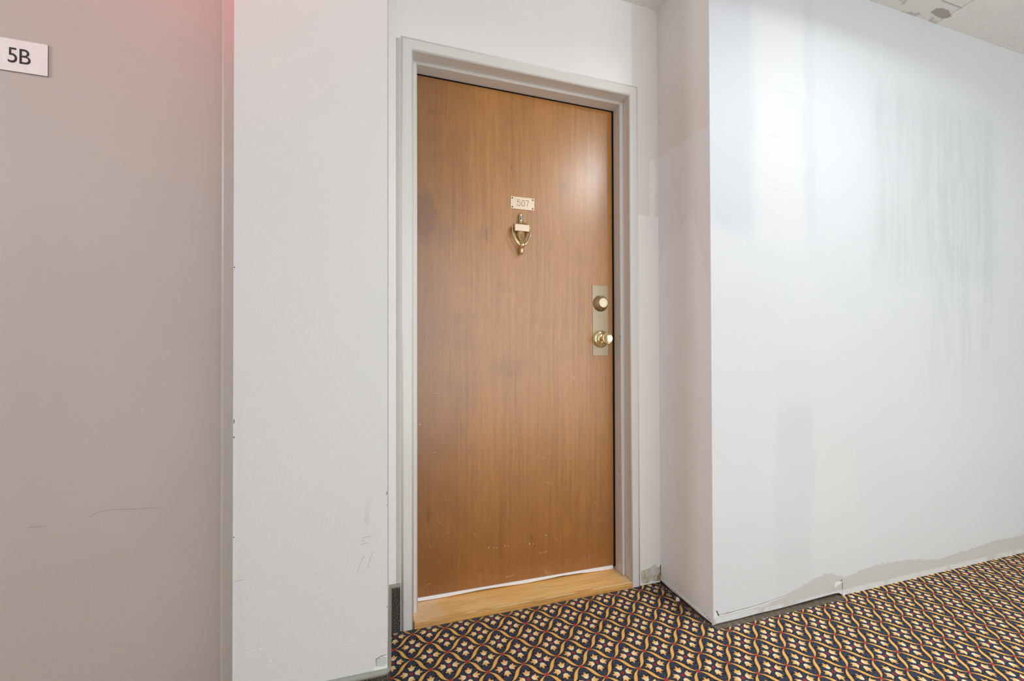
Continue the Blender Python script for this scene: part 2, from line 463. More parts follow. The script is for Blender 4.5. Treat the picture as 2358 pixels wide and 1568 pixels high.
def tube(bm, pts, rad, seg=12, mi=0, flat_=1.0):
    pts = [Vector(p) for p in pts]; rings = []
    rr = rad if isinstance(rad, (list, tuple)) else [rad]*len(pts)
    for i, p in enumerate(pts):
        d = (pts[min(i+1, len(pts)-1)]-pts[max(i-1, 0)]).normalized()
        a = d.cross(Vector((0, 1, 0)));
        if a.length < 1e-4: a = d.cross(Vector((1, 0, 0)))
        a.normalize(); b = d.cross(a).normalized()
        rings.append([bm.verts.new(p+a*math.cos(t)*rr[i]+b*math.sin(t)*rr[i]*flat_) for t in [2*PI*k/seg for k in range(seg)]])
    for i in range(len(rings)-1):
        for k in range(seg):
            q = bm.faces.new((rings[i][k], rings[i][(k+1) % seg], rings[i+1][(k+1) % seg], rings[i+1][k])); q.material_index = mi
    bm.faces.new(rings[0][::-1]).material_index = mi; bm.faces.new(rings[-1]).material_index = mi
def lathe(bm, c, axis, prof, seg=48, sx=1.0, mi=0):
    """prof: (radius, height) along axis from c"""
    c = Vector(c); ax = Vector(axis).normalized()
    a = ax.cross(Vector((1, 0, 0)));
    if a.length < 1e-3: a = ax.cross(Vector((0, 1, 0)))
    a.normalize(); b = ax.cross(a)
    rings = []
    for r, h in prof:
        if r < 1e-6: rings.append([bm.verts.new(c+ax*h)])
        else: rings.append([bm.verts.new(c+ax*h+a*math.cos(t)*r+b*math.sin(t)*r*sx) for t in [2*PI*k/seg for k in range(seg)]])
    for i in range(len(rings)-1):
        A, B = rings[i], rings[i+1]
        for k in range(seg):
            k2 = (k+1) % seg
            if len(A) == 1 and len(B) == 1: continue
            if len(A) == 1: f = (A[0], B[k2], B[k])
            elif len(B) == 1: f = (A[k], A[k2], B[0])
            else: f = (A[k], A[k2], B[k2], B[k])
            bm.faces.new(f).material_index = mi
def spline(pts, n=10):
    """Catmull-Rom through 3D points"""
    P = [Vector(p) for p in pts]; P = [P[0]*2-P[1]]+P+[P[-1]*2-P[-2]]; out = []
    for i in range(1, len(P)-2):
        for k in range(n):
            t = k/n; a, b, c, d = P[i-1:i+3]
            out.append(0.5*((2*b)+(c-a)*t+(2*a-5*b+4*c-d)*t*t+(3*b-a-3*c+d)*t**3))
    out.append(P[-2]); return out
def rag(cx, cz, w, h, n=9, jag=0.35):
    return [(cx+math.cos(2*PI*k/n)*w/2*(1-jag*R.random()), cz+math.sin(2*PI*k/n)*h/2*(1-jag*R.random())) for k in range(n)]

# ------------------------------------------------------------------ key planes
YF, YW, YD = 1.5195, 1.5240, 1.6270       # frame face, door wall, door leaf face
XC, YR = 1.1337, 1.2201                   # return wall, corridor wall on the right
YP, YL = 1.1280, 1.4000                   # pier face, recessed wall on the left
XP0, XP1 = -0.3715, -0.0140               # pier edges
XMIN, XMAX, YMIN = -5.2, 5.2, -1.75

KLW = YL/1.265                            # the left wall was measured at 1.265 m
def LW(x, z): return (x*KLW, CAM_Z+(z-CAM_Z)*KLW)
# ------------------------------------------------------------------ setting
def poly(bm, co, mi=0):
    f = bm.faces.new([bm.verts.new(c) for c in co]); f.material_index = mi; return f
bm = bmesh.new()
box(bm, XMIN-0.2, XMAX+0.2, YMIN-0.2, 1.80, -0.06, 0.0)
link('floor', bm, M_carpet, kind='structure', label='patterned dark carpet with gold ogee lines, leaves and red dots', cat='carpet')
bm = bmesh.new()
box(bm, XMIN-0.2, XMAX+0.2, YMIN-0.2, 1.80, CEIL, CEIL+0.06)
link('ceiling', bm, M_ceil, kind='structure', label='off-white stippled ceiling with scraped patches by the corridor wall', cat='ceiling')

# door wall with its opening
bm = bmesh.new()
box(bm, XP1-0.02, 0.045, YW, YW+0.12, 0, CEIL); box(bm, 1.014, XC+0.02, YW, YW+0.12, 0, CEIL); box(bm, 0.045, 1.014, YW, YW+0.12, 2.16, CEIL)
# exposed plaster in the bottom corner
PLA = [(1.0350, 0.0600), (1.0428, 0.0671), (1.0600, 0.0690), (1.0758, 0.0715), (1.0920, 0.0800), (1.1047, 0.0861), (1.1090, 0.0800), (1.1113, 0.0756), (1.1157, 0.0674),
       (1.1325, 0.0669), (1.1330, 0.0092), (1.1197, 0.0077), (1.1000, 0.0105), (1.0864, 0.0130), (1.0700, 0.0080), (1.0555, 0.0060), (1.0381, 0.0120), (1.0345, 0.035)]
plate_xz(bm, PLA, YW-0.0006, YW+0.002, 1)
rim = [(p[0], YW-0.0012, p[1]) for p in PLA[:9]]
tube(bm, rim, [0.0016]*len(rim), 6, 2)
tube(bm, [(1.1326, YW-0.001, 0.075), (1.1329, YW-0.001, 0.03)], 0.0016, 6, 3)
link('wall_back', bm, [M_doorwall, M_plaster, M_white, M_dark], kind='structure', label='pale wall around the brown door with peeled plaster at its foot', cat='wall')

bm = bmesh.new()
poly(bm, [(XC-0.0004, YW+0.01, 0.0), (XC-0.0004, YR+0.0001, 0.0), (XC-0.0004, YR+0.0001, CEIL), (XC-0.0004, YW+0.01, CEIL)])
# dirty seam of old compound along the foot
seamp = [(1.505, 0.020), (1.47, 0.014), (1.42, 0.016), (1.36, 0.012), (1.30, 0.014), (1.26, 0.008), (1.235, 0.010)]
tube(bm, [(XC-0.0005, y, z) for y, z in seamp], [0.0022, 0.0035, 0.003, 0.004, 0.003, 0.003, 0.002], 6, 1)
prism(bm, [(1.523, 0.0), (1.523, 0.008), (1.45, 0.003), (1.38, 0.005), (1.30, 0.003), (1.226, 0.006), (1.226, 0.0)], XC-0.003, XC+0.001, lambda p, h: (h, p[0], p[1]), 2)
for y, z, w_, h_ in ((1.262, 0.022, 0.004, 0.003), (1.248, 0.0165, 0.010, 0.003), (1.236, 0.014, 0.012, 0.003)):
    prism(bm, rag(y, z, w_, h_, 7), XC-0.0008, XC+0.001, lambda p, h: (h, p[0], p[1]), 3)
link('wall_return', bm, [M_return, M_white, M_dark, M_mark2], kind='structure', label='narrow shaded recess side wall with brushed pinkish primer', cat='wall', auto='keep')

# corridor wall on the right: its board stops short of the carpet up to a butt joint
bot = [(XC, 0.0045), (1.18, 0.0050), (1.25, 0.0045), (1.33, 0.0070), (1.46, 0.0070), (1.58, 0.0105), (1.694, 0.0140), (1.75, 0.0150), (1.772, 0.0135), (1.783, 0.007), (1.790, 0.0030), (1.80, 0.0), (XMAX, 0.0)]
bm = bmesh.new()
plate_xz(bm, [(XC, CEIL), (XC, bot[0][1])]+bot[1:]+[(XMAX, CEIL)], YR, YR+0.016)
box(bm, XC+0.004, 1.80, YR+0.016, YR+0.05, 0, 0.06, 1)
# torn paper edge, chip at the outer corner and crack of the butt joint
crack = [(1.166, 0.0360), (1.1989, 0.0347), (1.24, 0.0365), (1.2911, 0.0376), (1.33, 0.0395), (1.3759, 0.0424), (1.41, 0.0455), (1.4523, 0.0493), (1.50, 0.053)]
tube(bm, [(x_, YR-0.0003, z_) for x_, z_ in crack], [0.0005, 0.0013, 0.0008, 0.0011, 0.0006, 0.0009, 0.0005, 0.0005, 0.0003], 6, 5)
tube(bm, [(x_, YR-0.0006, z_-0.003) for x_, z_ in crack], [0.0010, 0.0018, 0.0016, 0.0018, 0.0014, 0.0016, 0.001, 0.001, 0.0005], 6, 2)
plate_xz(bm, [(1.1475, 0.050), (1.1497, 0.0535), (1.1530, 0.0500), (1.1560, 0.0420), (1.1620, 0.0360), (1.1560, 0.0330), (1.1540, 0.0380), (1.1515, 0.0445)], YR-0.0005, YR+0.002, 3)
plate_xz(bm, [(1.1380, 0.046), (1.1475, 0.0480), (1.1520, 0.0400), (1.1540, 0.0330), (1.1500, 0.0280), (1.1400, 0.0250), (1.1360, 0.030)], YR-0.0015, YR+0.002, 2)
plate_xz(bm, [(1.190, 0.036), (1.196, 0.0400), (1.206, 0.0405), (1.214, 0.0385), (1.205, 0.0370)], YR-0.0006, YR+0.002, 4)
prism(bm, [(1.1340, 0.022), (1.1340, 0.003), (1.1450, 0.0030), (1.1455, 0.016), (1.1410, 0.0215)], YR-0.0008, YR+0.002, lambda p, h: (p[0], h, p[1]), 4)
tube(bm, [(1.7906, YR-0.0004, 0.0630), (1.7912, YR-0.0004, 0.046), (1.7908, YR-0.0004, 0.03), (1.7919, YR-0.0004, 0.006)], [0.0010, 0.0018, 0.0018, 0.0022], 6, 4)
tube(bm, [(1.7770, YR-0.0004, 0.0610), (1.7900, YR-0.0006, 0.0640)], [0.0004, 0.0014], 6, 3)
plate_xz(bm, [(1.748, 0.0600), (1.786, 0.0610), (1.7895, 0.055), (1.765, 0.0455), (1.748, 0.040)], YR-0.0010, YR+0.002, 2)
plate_xz(bm, [(1.790, 0.006), (1.799, 0.010), (1.803, 0.002), (1.799, 0.0), (1.793, 0.0)], YR-0.003, YR+0.002, 2)
for k in range(5): tube(bm, [(1.792, YR-0.0003, 0.046-k*0.008), (1.812+R.random()*0.006, YR-0.0003, 0.047-k*0.008)], 0.0005, 5, 4)
for xx_, zz_, w_, h_ in ((2.665, 0.086, 0.012, 0.008), (1.3515, 0.021, 0.003, 0.012)): plate_xz(bm, rag(xx_, zz_, w_, h_), YR-0.0003, YR+0.001, 4)
link('wall_right', bm, [M_right, M_dark, M_white, M_dark, M_plaster, M_mark2], kind='structure', label='bright patchily primed corridor wall with scraped glue along its foot', cat='wall')

# pier
bm = bmesh.new()
box(bm, XP0, XP1, YP, YW+0.05, 0, CEIL)
for f in bm.faces:
    if abs(f.normal.x) > 0.9 or abs(f.calc_center_median().x-(XP0+XP1)/2) > 0.1: f.material_index = 5
HOLE = [(-0.0495, 0.1660), (-0.0429, 0.2013), (-0.0350, 0.2028), (-0.0276, 0.2038), (-0.0190, 0.2052), (-0.0150, 0.2000), (-0.0142, 0.1850), (-0.0142, 0.1600), (-0.030, 0.160)]
plate_xz(bm, HOLE, YP-0.0005, YP+0.003, 2)
plate_xz(bm, [(-0.0407, 0.1785), (-0.0407, 0.1974), (-0.0287, 0.2014), (-0.0160, 0.1975), (-0.0152, 0.1806), (-0.0200, 0.1770), (-0.0290, 0.1755)], YP-0.0010, YP+0.003, 1)
tube(bm, [(-0.0425, YP-0.001, 0.178), (-0.0425, YP-0.001, 0.1985), (-0.0290, YP-0.001, 0.2030), (-0.0165, YP-0.001, 0.2045)], [0.0006, 0.0012, 0.0013, 0.0006], 6, 4)
lathe(bm, (-0.0310, YP-0.0008, 0.2000), (0, -1, 0), [(0.0022, 0), (0.0022, 0.001), (0, 0.0012)], 12, 1, 2)
for z_, h_ in ((0.840, 0.013), (0.802, 0.007), (0.560, 0.004), (1.215, 0.004)): plate_xz(bm, rag(XP0+0.0022, z_, 0.0022, h_, 8), YP-0.0004, YP+0.002, 3)
for z_, h_ in ((0.632, 0.012), (0.60, 0.004), (0.33, 0.005)): plate_xz(bm, rag(XP1-0.0014, z_, 0.002, h_, 8), YP-0.0004, YP+0.002, 3)
tube(bm, [(-0.3580, YP+0.0001, 0.95), (-0.3580, YP-0.0001, 0.80), (-0.3560, YP, 0.55), (-0.3555, YP-0.0002, 0.30), (-0.355, YP, 0.20)], 0.0005, 6, 0)
for x_, z_, w_, h_ in ((-0.289, 0.245, 0.006, 0.007), (-0.293, 0.236, 0.005, 0.004), (-0.338, 0.276, 0.004, 0.003), (-0.328, 0.279, 0.004, 0.003), (-0.311, 0.281, 0.008, 0.005), (-0.275, 0.326, 0.004, 0.003), (-0.062, 0.29, 0.003, 0.002), (-0.17, 0.242, 0.003, 0.002)):
    plate_xz(bm, rag(x_, z_, w_, h_, 8), YP-0.0003, YP+0.001, 2)
for a_, b_ in (((-0.077, 0.520), (-0.052, 0.522)), ((-0.079, 0.511), (-0.070, 0.514)), ((-0.082, 0.503), (-0.060, 0.506)), ((-0.368, 0.452), (-0.347, 0.455)), ((-0.072, 0.475), (-0.090, 0.435)), ((-0.052, 0.480), (-0.064, 0.440))):
    tube(bm, [(a_[0], YP, a_[1]), ((a_[0]+b_[0])/2, YP-0.0001, (a_[1]+b_[1])/2+0.001), (b_[0], YP, b_[1])], 0.00035, 5, 4)
link('wall_middle', bm, [M_mid, M_galv, M_white, M_dark, M_mark2, M_smooth], kind='structure', label='pale pier beside the door recess with broken lower corner', cat='wall')

# left recessed wall
bm = bmesh.new()
box(bm, XMIN, XP0+0.02, YL, YL+0.08, 0, CEIL)
for pts in ([(-0.7270, 0.5992), (-0.7097, 0.6081), (-0.6878, 0.6122), (-0.6432, 0.6095), (-0.5808, 0.6060)], [(-0.8435, 0.5876), (-0.8110, 0.5857)]):
    tube(bm, [(LW(*p)[0], YL+0.0001, LW(*p)[1]) for p in pts], 0.0005, 5, 1)
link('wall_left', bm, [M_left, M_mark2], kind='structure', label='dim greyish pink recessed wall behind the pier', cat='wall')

bm = bmesh.new()
box(bm, XMIN, XMAX, YMIN-0.1, YMIN, 0, CEIL)
link('wall_front', bm, M_mid, kind='structure', label='plain corridor wall facing the door', cat='wall')
bm = bmesh.new()
wx0, wx1, wz0, wz1 = -0.50, 4.10, 0.07, 2.47  # unseen frame and mullions added around the rear fill light
for a_, b_ in ((wx0-0.06, wx0), (wx1, wx1+0.06), (0.62, 0.66), (1.78, 1.82), (2.94, 2.98)): box(bm, a_, b_, YMIN, -1.66, wz0-0.06, wz1+0.06)
for a_, b_ in ((wz0-0.06, wz0), (wz1, wz1+0.06)): box(bm, wx0-0.06, wx1+0.06, YMIN, -1.66, a_, b_)
link('added_window_1', bm, M_trim, kind='structure', label='added window frame around the fill light behind the camera', cat='window')
for nm, xx_ in (('wall_end', XMIN-0.1), ('wall_far', XMAX)):
    bm = bmesh.new(); box(bm, xx_, xx_+0.1, YMIN-0.1, YR+0.2, 0, CEIL)
    link(nm, bm, M_mid, kind='structure', label='plain wall at the %s end of the corridor' % ('near' if nm == 'wall_end' else 'far'), cat='wall')

# vertical rounded trim in the corner behind the pier
bm = bmesh.new()
prof = [(-0.4830, YL+0.001)]+[(-0.4720-0.011*math.cos(a), YL-0.026-0.011*math.sin(a)) for a in [PI/2*k/6 for k in range(7)]]+[(-0.445, YL-0.0365), (-0.434, YL-0.033), (-0.425, YL-0.022), (-0.420, YL+0.001)]
prism(bm, prof, 0.0, CEIL, lambda p, h: (p[0], p[1], h))
link('trim_2', bm, M_trim, kind='structure', smooth=False, label='rounded vertical grey trim in the corner behind the pier', cat='trim')

# ------------------------------------------------------------------ base boards (carpet strip under a vinyl cap)
def base_strip(name, path, z1, label, t=0.0065):
    """path: wall-side polyline seen from above; offset towards the room by t"""
    root = empty(name, (path[0][0], path[0][1], 0), label, 'baseboard', 'structure')
    def off(d):
        out = []
        for i, p in enumerate(path):
            a = Vector(path[max(i-1, 0)]); b = Vector(p); c = Vector(path[min(i+1, len(path)-1)])
            n1 = (b-a); n2 = (c-b)
            ns = [Vector((q.y, -q.x)).normalized() for q in (n1, n2) if q.length > 1e-6]
            n = sum(ns, Vector((0, 0))).normalized(); k = 1/max(n.dot(ns[0]), 0.4)
            out.append(b+n*d*k)
        return out
    def ring(prof):
        bm = bmesh.new(); rows = []
        for d, z in prof:
            rows.append([bm.verts.new((q.x, q.y, z)) for q in off(d)])
        for i in range(len(rows)-1):
            for k in range(len(path)-1):
                bm.faces.new((rows[i][k], rows[i][k+1], rows[i+1][k+1], rows[i+1][k]))
        return bm
    a = link('carpet_strip', ring([(0.0003, 0.0005), (t, 0.0005), (t, z1-0.012), (0.0003, z1-0.012)]), M_basecarpet)
    b = link('cap', ring([(0.0003, z1-0.0135), (t+0.001, z1-0.0135), (t+0.0032, z1-0.010), (t+0.0030, z1-0.004), (t-0.001, z1-0.0005), (0.0003, z1)]), M_cap, smooth=True)
    child(a, root); child(b, root)
    return root
arc = [(XP1-0.012+0.012*math.sin(a), YP+0.012-0.012*math.cos(a)) for a in [PI/2*k/6 for k in range(7)]]
base_strip('baseboard_middle', [(XP0+0.001, YP)]+arc+[(XP1, YW-0.009)], 0.1680, 'charcoal carpet baseboard with vinyl cap around the foot of the pier')
base_strip('baseboard_back', [(XP1, YW), (0.0262, YW)], 0.1745, 'short charcoal carpet baseboard between the pier and door frame', 0.0055)

# ------------------------------------------------------------------ door frame
fr = empty('trim_1', (0.53, YF, 0), 'warm grey painted metal frame around the brown door', 'door frame', 'structure')
YS, SO = 1.5700, -0.0165
prof = [(0.045, YW+0.004), (0.045, YF+0.006), (0.0437, YF+0.0028), (0.0405, YF+0.0005), (0.036, YF), (0.006, YF), (0.003, YF+0.0006), (0.0008, YF+0.0024), (0.0, YF+0.005),
        (0.0, YS-0.003), (-0.0008, YS-0.001), (-0.003, YS), (SO+0.004, YS), (SO+0.0012, YS+0.0008), (SO, YS+0.003), (SO, 1.632), (SO-0.0, 1.660), (0.05, 1.660), (0.05, YW+0.004)]
XIL, XIR, ZI = 0.0719, 0.9853, 2.1315
KL, KR, KT = 0.0434/0.045, 0.0444/0.045, 0.0480/0.045
def L_(o): return XIL-o*(KL if o > 0 else 1.1)
def R_(o): return XIR+o*(KR if o > 0 else 1.0)
def T_(o): return ZI+o*(KT if o > 0 else 0.72)
def frame_piece(name, f0, f1):
    bm = bmesh.new()
    A = [bm.verts.new(f0(o, y)) for o, y in prof]; B = [bm.verts.new(f1(o, y)) for o, y in prof]; n = len(prof)
    for i in range(n): bm.faces.new((A[i], A[(i+1) % n], B[(i+1) % n], B[i]))
    bm.faces.new(A[::-1]); bm.faces.new(B)
    o = link(name, bm, M_frame); child(o, fr)
    for p in o.data.polygons: p.use_smooth = len(p.vertices) == 4 and p.area < 0.012
    return o
frame_piece('side_jamb', lambda o, y: (L_(o), y, 0.0005), lambda o, y: (L_(o), y, T_(o)))
rj = frame_piece('side_jamb', lambda o, y: (R_(o), y, 0.0005), lambda o, y: (R_(o), y, T_(o)))
frame_piece('head_jamb', lambda o, y: (L_(o), y, T_(o)), lambda o, y: (R_(o), y, T_(o)))
bm = bmesh.new()      # black seal in the rebate
xs = R_(SO); zt = T_(SO)
box(bm, 0.9618, xs+0.004, 1.6235, 1.640, 0.045, zt); box(bm, L_(SO)-0.004, xs, 1.6235, 1.640, zt-0.0035, zt+0.004)
child(link('seal', bm, M_black, label='black rubber seal'), fr)
bm = bmesh.new()      # old filler ridge along the left edge of the frame
pts = [(L_(0.045)-0.0175, YW+0.001), (L_(0.045)-0.0150, YW-0.002), (L_(0.045)-0.006, YW-0.0030), (L_(0.045)-0.0015, YW-0.002), (L_(0.045)-0.0010, YW+0.001)]
prism(bm, pts, 0.176, 2.168, lambda p, h: (p[0], p[1], h))
child(link('filler_strip', bm, M_strip), fr)
bm = bmesh.new()      # chipped spots on the right jamb
for z_ in (0.4300, 0.488): prism(bm, rag(1.585, z_, 0.005, 0.007, 8), R_(SO)+0.001, R_(SO)-0.0004, lambda p, h: (h, p[0], p[1]))
prism(bm, rag(1.574, 1.086, 0.005, 0.010, 8), R_(SO)-0.0003, R_(SO)+0.001, lambda p, h: (h, p[0], p[1]))
child(link('paint_chip', bm, M_mark), fr)

# ------------------------------------------------------------------ oak threshold
bm = bmesh.new()
X0, X1 = XIL+0.004, XIR+0.0035
out = [(X0, 1.5160), (X1, 1.5160), (XIR-0.001, 1.5195), (XIR-0.001, YS-0.002), (R_(SO)-0.001, YS-0.002), (R_(SO)-0.001, 1.652), (L_(SO)+0.001, 1.652), (L_(SO)+0.001, YS-0.002), (XIL+0.001, YS-0.002), (XIL+0.001, 1.5195)]
top = lambda y: 0.0275 if y < 1.53 else 0.0275+min((y-1.53)/0.09, 1)*0.0085
A = [bm.verts.new((x_, y_, 0.0008)) for x_, y_ in out]; B = [bm.verts.new((x_, y_, top(y_))) for x_, y_ in out]
for i in range(len(out)): bm.faces.new((A[i], A[(i+1) % len(out)], B[(i+1) % len(out)], B[i]))
bm.faces.new(A[::-1]); tf = bm.faces.new(B)
bmesh.ops.triangulate(bm, faces=[tf])
link('door_threshold', bm, M_oak, bevel=0.0035, label='honey oak threshold board under the brown door', cat='threshold')

# ------------------------------------------------------------------ the door
door = empty('door_1', (0.52, YD, 0.05), 'scuffed brown wood veneer door numbered 507 with brass hardware', 'door', 'structure')
bm = bmesh.new()
box(bm, 0.076, 0.9640, YD, YD+0.04, 0.0500, 2.1175)
chips = [(0.3799,0.2066,0.0046,0.0089),(0.3993,0.2030,0.0037,0.0098),(0.4151,0.2009,0.0037,0.0071),(0.4479,0.2054,0.0037,0.0071),(0.4649,0.2031,0.0074,0.0027),(0.5572,0.1998,0.0093,0.0071),(0.5749,0.1974,0.0056,0.0044),(0.6415,0.4513,0.0074,0.0044),(0.6616,0.4485,0.0074,0.0027),(0.6325,0.2270,0.0111,0.0036),(0.6809,0.2020,0.0037,0.0053),(0.1599,0.6153,0.0074,0.0036),(0.1800,0.3351,0.0046,0.0044),(0.1424,0.2418,0.0037,0.0044),(0.3389,0.2744,0.0037,0.0044),(0.3208,0.2705,0.0037,0.0036),(0.2145,0.2892,0.0028,0.0071),(0.3252,0.6197,0.0111,0.0018),(0.6258,0.5602,0.0111,0.0018),(0.6198,0.5550,0.0074,0.0018),(0.1009,0.7307,0.0074,0.0053),(0.2044,0.4225,0.0037,0.0053),(0.2510,0.1395,0.0037,0.0036),(0.3096,0.0829,0.0037,0.0036),(0.4550,0.0780,0.0046,0.0036),(0.7497,0.3890,0.0028,0.0036),(0.6063,0.1560,0.0093,0.0018),(0.1722,0.8520,0.0167,0.0014),(0.1928,0.7591,0.0093,0.0014),(0.4913,0.7385,0.0074,0.0018),(0.8705,0.3420,0.0019,0.0125),(0.8977,0.1579,0.0028,0.0036),(0.7504,0.5472,0.0037,0.0036),(0.7688,0.9024,0.0022,0.0214)]
for cx, cz, w_, h_ in chips: plate_xz(bm, rag(cx, cz, w_, h_, 8, 0.45), YD-0.00025, YD+0.001, 1)
for a_, b_ in (((0.452, 0.073), (0.495, 0.080)), ((0.124, 0.093), (0.142, 0.102)), ((0.60, 0.150), (0.64, 0.158)), ((0.15, 0.850), (0.166, 0.853))):
    tube(bm, [(a_[0], YD, a_[1]), (b_[0], YD, b_[1])], 0.0004, 5, 1)
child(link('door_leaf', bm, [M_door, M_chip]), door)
bm = bmesh.new()      # white sweep with a wavy lower lip
n = 44; upz = []; loz = []
for k in range(n+1):
    x_ = 0.080+(0.9560-0.080)*k/n
    upz.append((x_, 0.0506)); loz.append((x_, 0.0392-0.0022*math.sin(k*0.33)+(-0.002 if k > 36 else 0)+(0.0012 if 24 < k < 33 else 0)))
plate_xz(bm, upz+loz[::-1], YD-0.003, YD+0.004)
child(link('door_sweep', bm, M_sweep, label='white vinyl door sweep'), door)
bm = bmesh.new(); box(bm, 0.080, 0.958, YD+0.006, YD+0.03, 0.030, 0.0500)
child(link('sweep_gap', bm, M_black, label='dark gap under the door'), door)

# number plate with engraved digits
PX = lambda p: 0.4780+(p-1175.9)*(0.1062/54.5)
bm = bmesh.new()
plate_xz(bm, [(0.4780, 1.6241), (0.5840, 1.6243), (0.5842, 1.6764), (0.4781, 1.6764)], YD-0.0022, YD+0.001)
npl = child(link('number_plate', bm, M_plateb, bevel=0.0004, label='brass number plate'), door)
bm = bmesh.new()
yt = YD-0.0023
def stroke(bm, pts, r=0.00085, sm=True):
    P = spline([(p[0], yt, p[1]) for p in pts], 8) if sm else [Vector((p[0], yt, p[1])) for p in pts]
    tube(bm, P, r, 8, 0, 0.25)
def glyph(x0, w_, z0, h_, pts, sm=True): stroke(bm, [(x0+w_*a, z0+h_*b) for a, b in pts], sm=sm)
h_ = 0.0252
glyph(0.5070, 0.0142, 1.6385, h_, [(0.95, 1.0), (0.12, 1.0), (0.06, 0.60)], False)
glyph(0.5070, 0.0142, 1.6385, h_, [(0.06, 0.60), (0.30, 0.67), (0.62, 0.66), (0.92, 0.48), (0.97, 0.27), (0.80, 0.06), (0.48, 0.0), (0.16, 0.08), (0.0, 0.30)])
glyph(0.5268, 0.0142, 1.6385, h_, [(0.5, 1.0), (0.16, 0.88), (0.0, 0.5), (0.16, 0.12), (0.5, 0.0), (0.84, 0.12), (1.0, 0.5), (0.84, 0.88), (0.5, 1.0)])
glyph(0.5448, 0.0140, 1.6385, h_, [(0.0, 1.0), (1.0, 1.0)], False)
glyph(0.5448, 0.0140, 1.6385, h_, [(1.0, 1.0), (0.72, 0.66), (0.58, 0.34), (0.54, 0.0)])
child(link('lettering', bm, M_eng, label='engraved 507'), door).parent = npl
def sub(o, p):            # sub-part of a part that hangs under a thing at an offset
    o.parent = p; o.matrix_parent_inverse = p.matrix_world.inverted() if False else Matrix.Identity(4); return o
for o in [q for q in bpy.data.objects if q.name.startswith('lettering')]: sub(o, npl)
for x_, z_ in ((0.4852, 1.6690), (0.5768, 1.6690), (0.4852, 1.6316), (0.5768, 1.6316)):
    bm = bmesh.new(); lathe(bm, (x_, YD-0.0020, z_), (0, -1, 0), [(0.0036, 0), (0.0034, 0.0009), (0.0022, 0.0014), (0, 0.0015)], 20)
    sub(link('screw', bm, M_screw, smooth=True), npl)

# knocker
KX = 0.5203
bm = bmesh.new()
yb = YD
# finial plate, collar and roof-shaped shoulders
lathe(bm, (KX-0.0003, YD-0.0080, 1.5860), (0, 0, 1), [(0.0, 0.0205), (0.0045, 0.0190), (0.0075, 0.0140), (0.0078, 0.0100), (0.0068, 0.0055), (0.0088, 0.0), (0.0086, -0.006), (0.0068, -0.010)], 24)
lathe(bm, (KX, YD-0.0080, 1.5710), (0, 0, 1), [(0.0065, 0.0070), (0.0098, 0.0040), (0.0102, 0.0), (0.0080, -0.0035), (0.0070, -0.004)], 24)
def shoulders():
    rows = [(0.0085, 0.0130, 1.5690), (0.0110, 0.0160, 1.5650), (0.0175, 0.0220, 1.5600), (0.0270, 0.0270, 1.5545), (0.0320, 0.0290, 1.5520)]
    rings = [[bm.verts.new((KX+sx*w_, yy_, z_)) for sx, yy_ in ((-1, yb), (-1, yb-d), (1, yb-d), (1, yb))] for w_, d, z_ in rows]
    for i in range(len(rings)-1):
        for k in range(4): bm.faces.new((rings[i][k], rings[i][(k+1) % 4], rings[i+1][(k+1) % 4], rings[i+1][k]))
    bm.faces.new(rings[0]); bm.faces.new(rings[-1][::-1])
shoulders()
# urn below the block: half-round body with a raised middle facet
lathe(bm, (KX, YD-0.0040, 1.4760), (0, 0, 1), [(0.0, -0.004), (0.0050, -0.002), (0.0062, 0.002), (0.0050, 0.0055), (0.0085, 0.0120), (0.0160, 0.0230), (0.0215, 0.0340), (0.0240, 0.0440), (0.0245, 0.0500)], 10, 0.80)
for s_ in (-1, 1):
    tube(bm, spline([(KX+s_*0.0285, YD-0.006, 1.5235), (KX+s_*0.0255, YD-0.006, 1.5060), (KX+s_*0.0170, YD-0.006, 1.4900), (KX+s_*0.006, YD-0.006, 1.4785)], 6), 0.0032, 8)
kn = child(link('door_knocker', bm, M_brass2, label='brass urn-shaped door knocker'), door)
for p in kn.data.polygons: p.use_smooth = True
kn.modifiers.new('edges', 'EDGE_SPLIT').split_angle = math.radians(38)
bm = bmesh.new(); box(bm, KX-0.0325, KX+0.0325, YD-0.030, YD, 1.5225, 1.5515)
sub(link('name_block', bm, M_plateb, bevel=0.0012, label='blank brass name block'), kn)
bm = bmesh.new()
lathe(bm, (KX+0.0012, YD-0.0140, 1.5822), (0, -1, 0), [(0.0068, 0), (0.0072, 0.003), (0.0066, 0.0048), (0.0066, 0.0048)], 28)
lathe(bm, (KX+0.0012, YD-0.0140, 1.5822), (0, -1, 0), [(0.0066, 0.0046), (0.0036, 0.0062), (0.0, 0.0068)], 28, 1, 1)
sub(link('peephole', bm, [M_eng, M_lens], smooth=True, label='glass peephole'), kn)
bm = bmesh.new()      # striker: a lyre of two arms, ball and acorn
for s_ in (-1, 1):
    tube(bm, spline([(KX+s_*0.0385, YD-0.0150, 1.5440), (KX+s_*0.0395, YD-0.0185, 1.5300), (KX+s_*0.0385, YD-0.0215, 1.5130), (KX+s_*0.0330, YD-0.0240, 1.4950), (KX+s_*0.0235, YD-0.0255, 1.4780), (KX+s_*0.0090, YD-0.0260, 1.4640)], 8),
         [0.0034]*8+[0.0036]*8+[0.0040]*8+[0.0042]*8+[0.0044]*9, 12)
    lathe(bm, (KX+s_*0.0310, YD-0.0150, 1.5430), (s_, 0, 0), [(0.0035, 0), (0.0035, 0.007), (0.0048, 0.008), (0.0048, 0.011), (0.0, 0.0125)], 14)
lathe(bm, (KX+0.0010, YD-0.0265, 1.4640), (0, -1, 0), [(0.0, -0.0118)]+[(0.0118*math.sin(a), -0.0118*math.cos(a)) for a in [PI*k/14 for k in range(1, 14)]]+[(0.0, 0.0118)], 28)
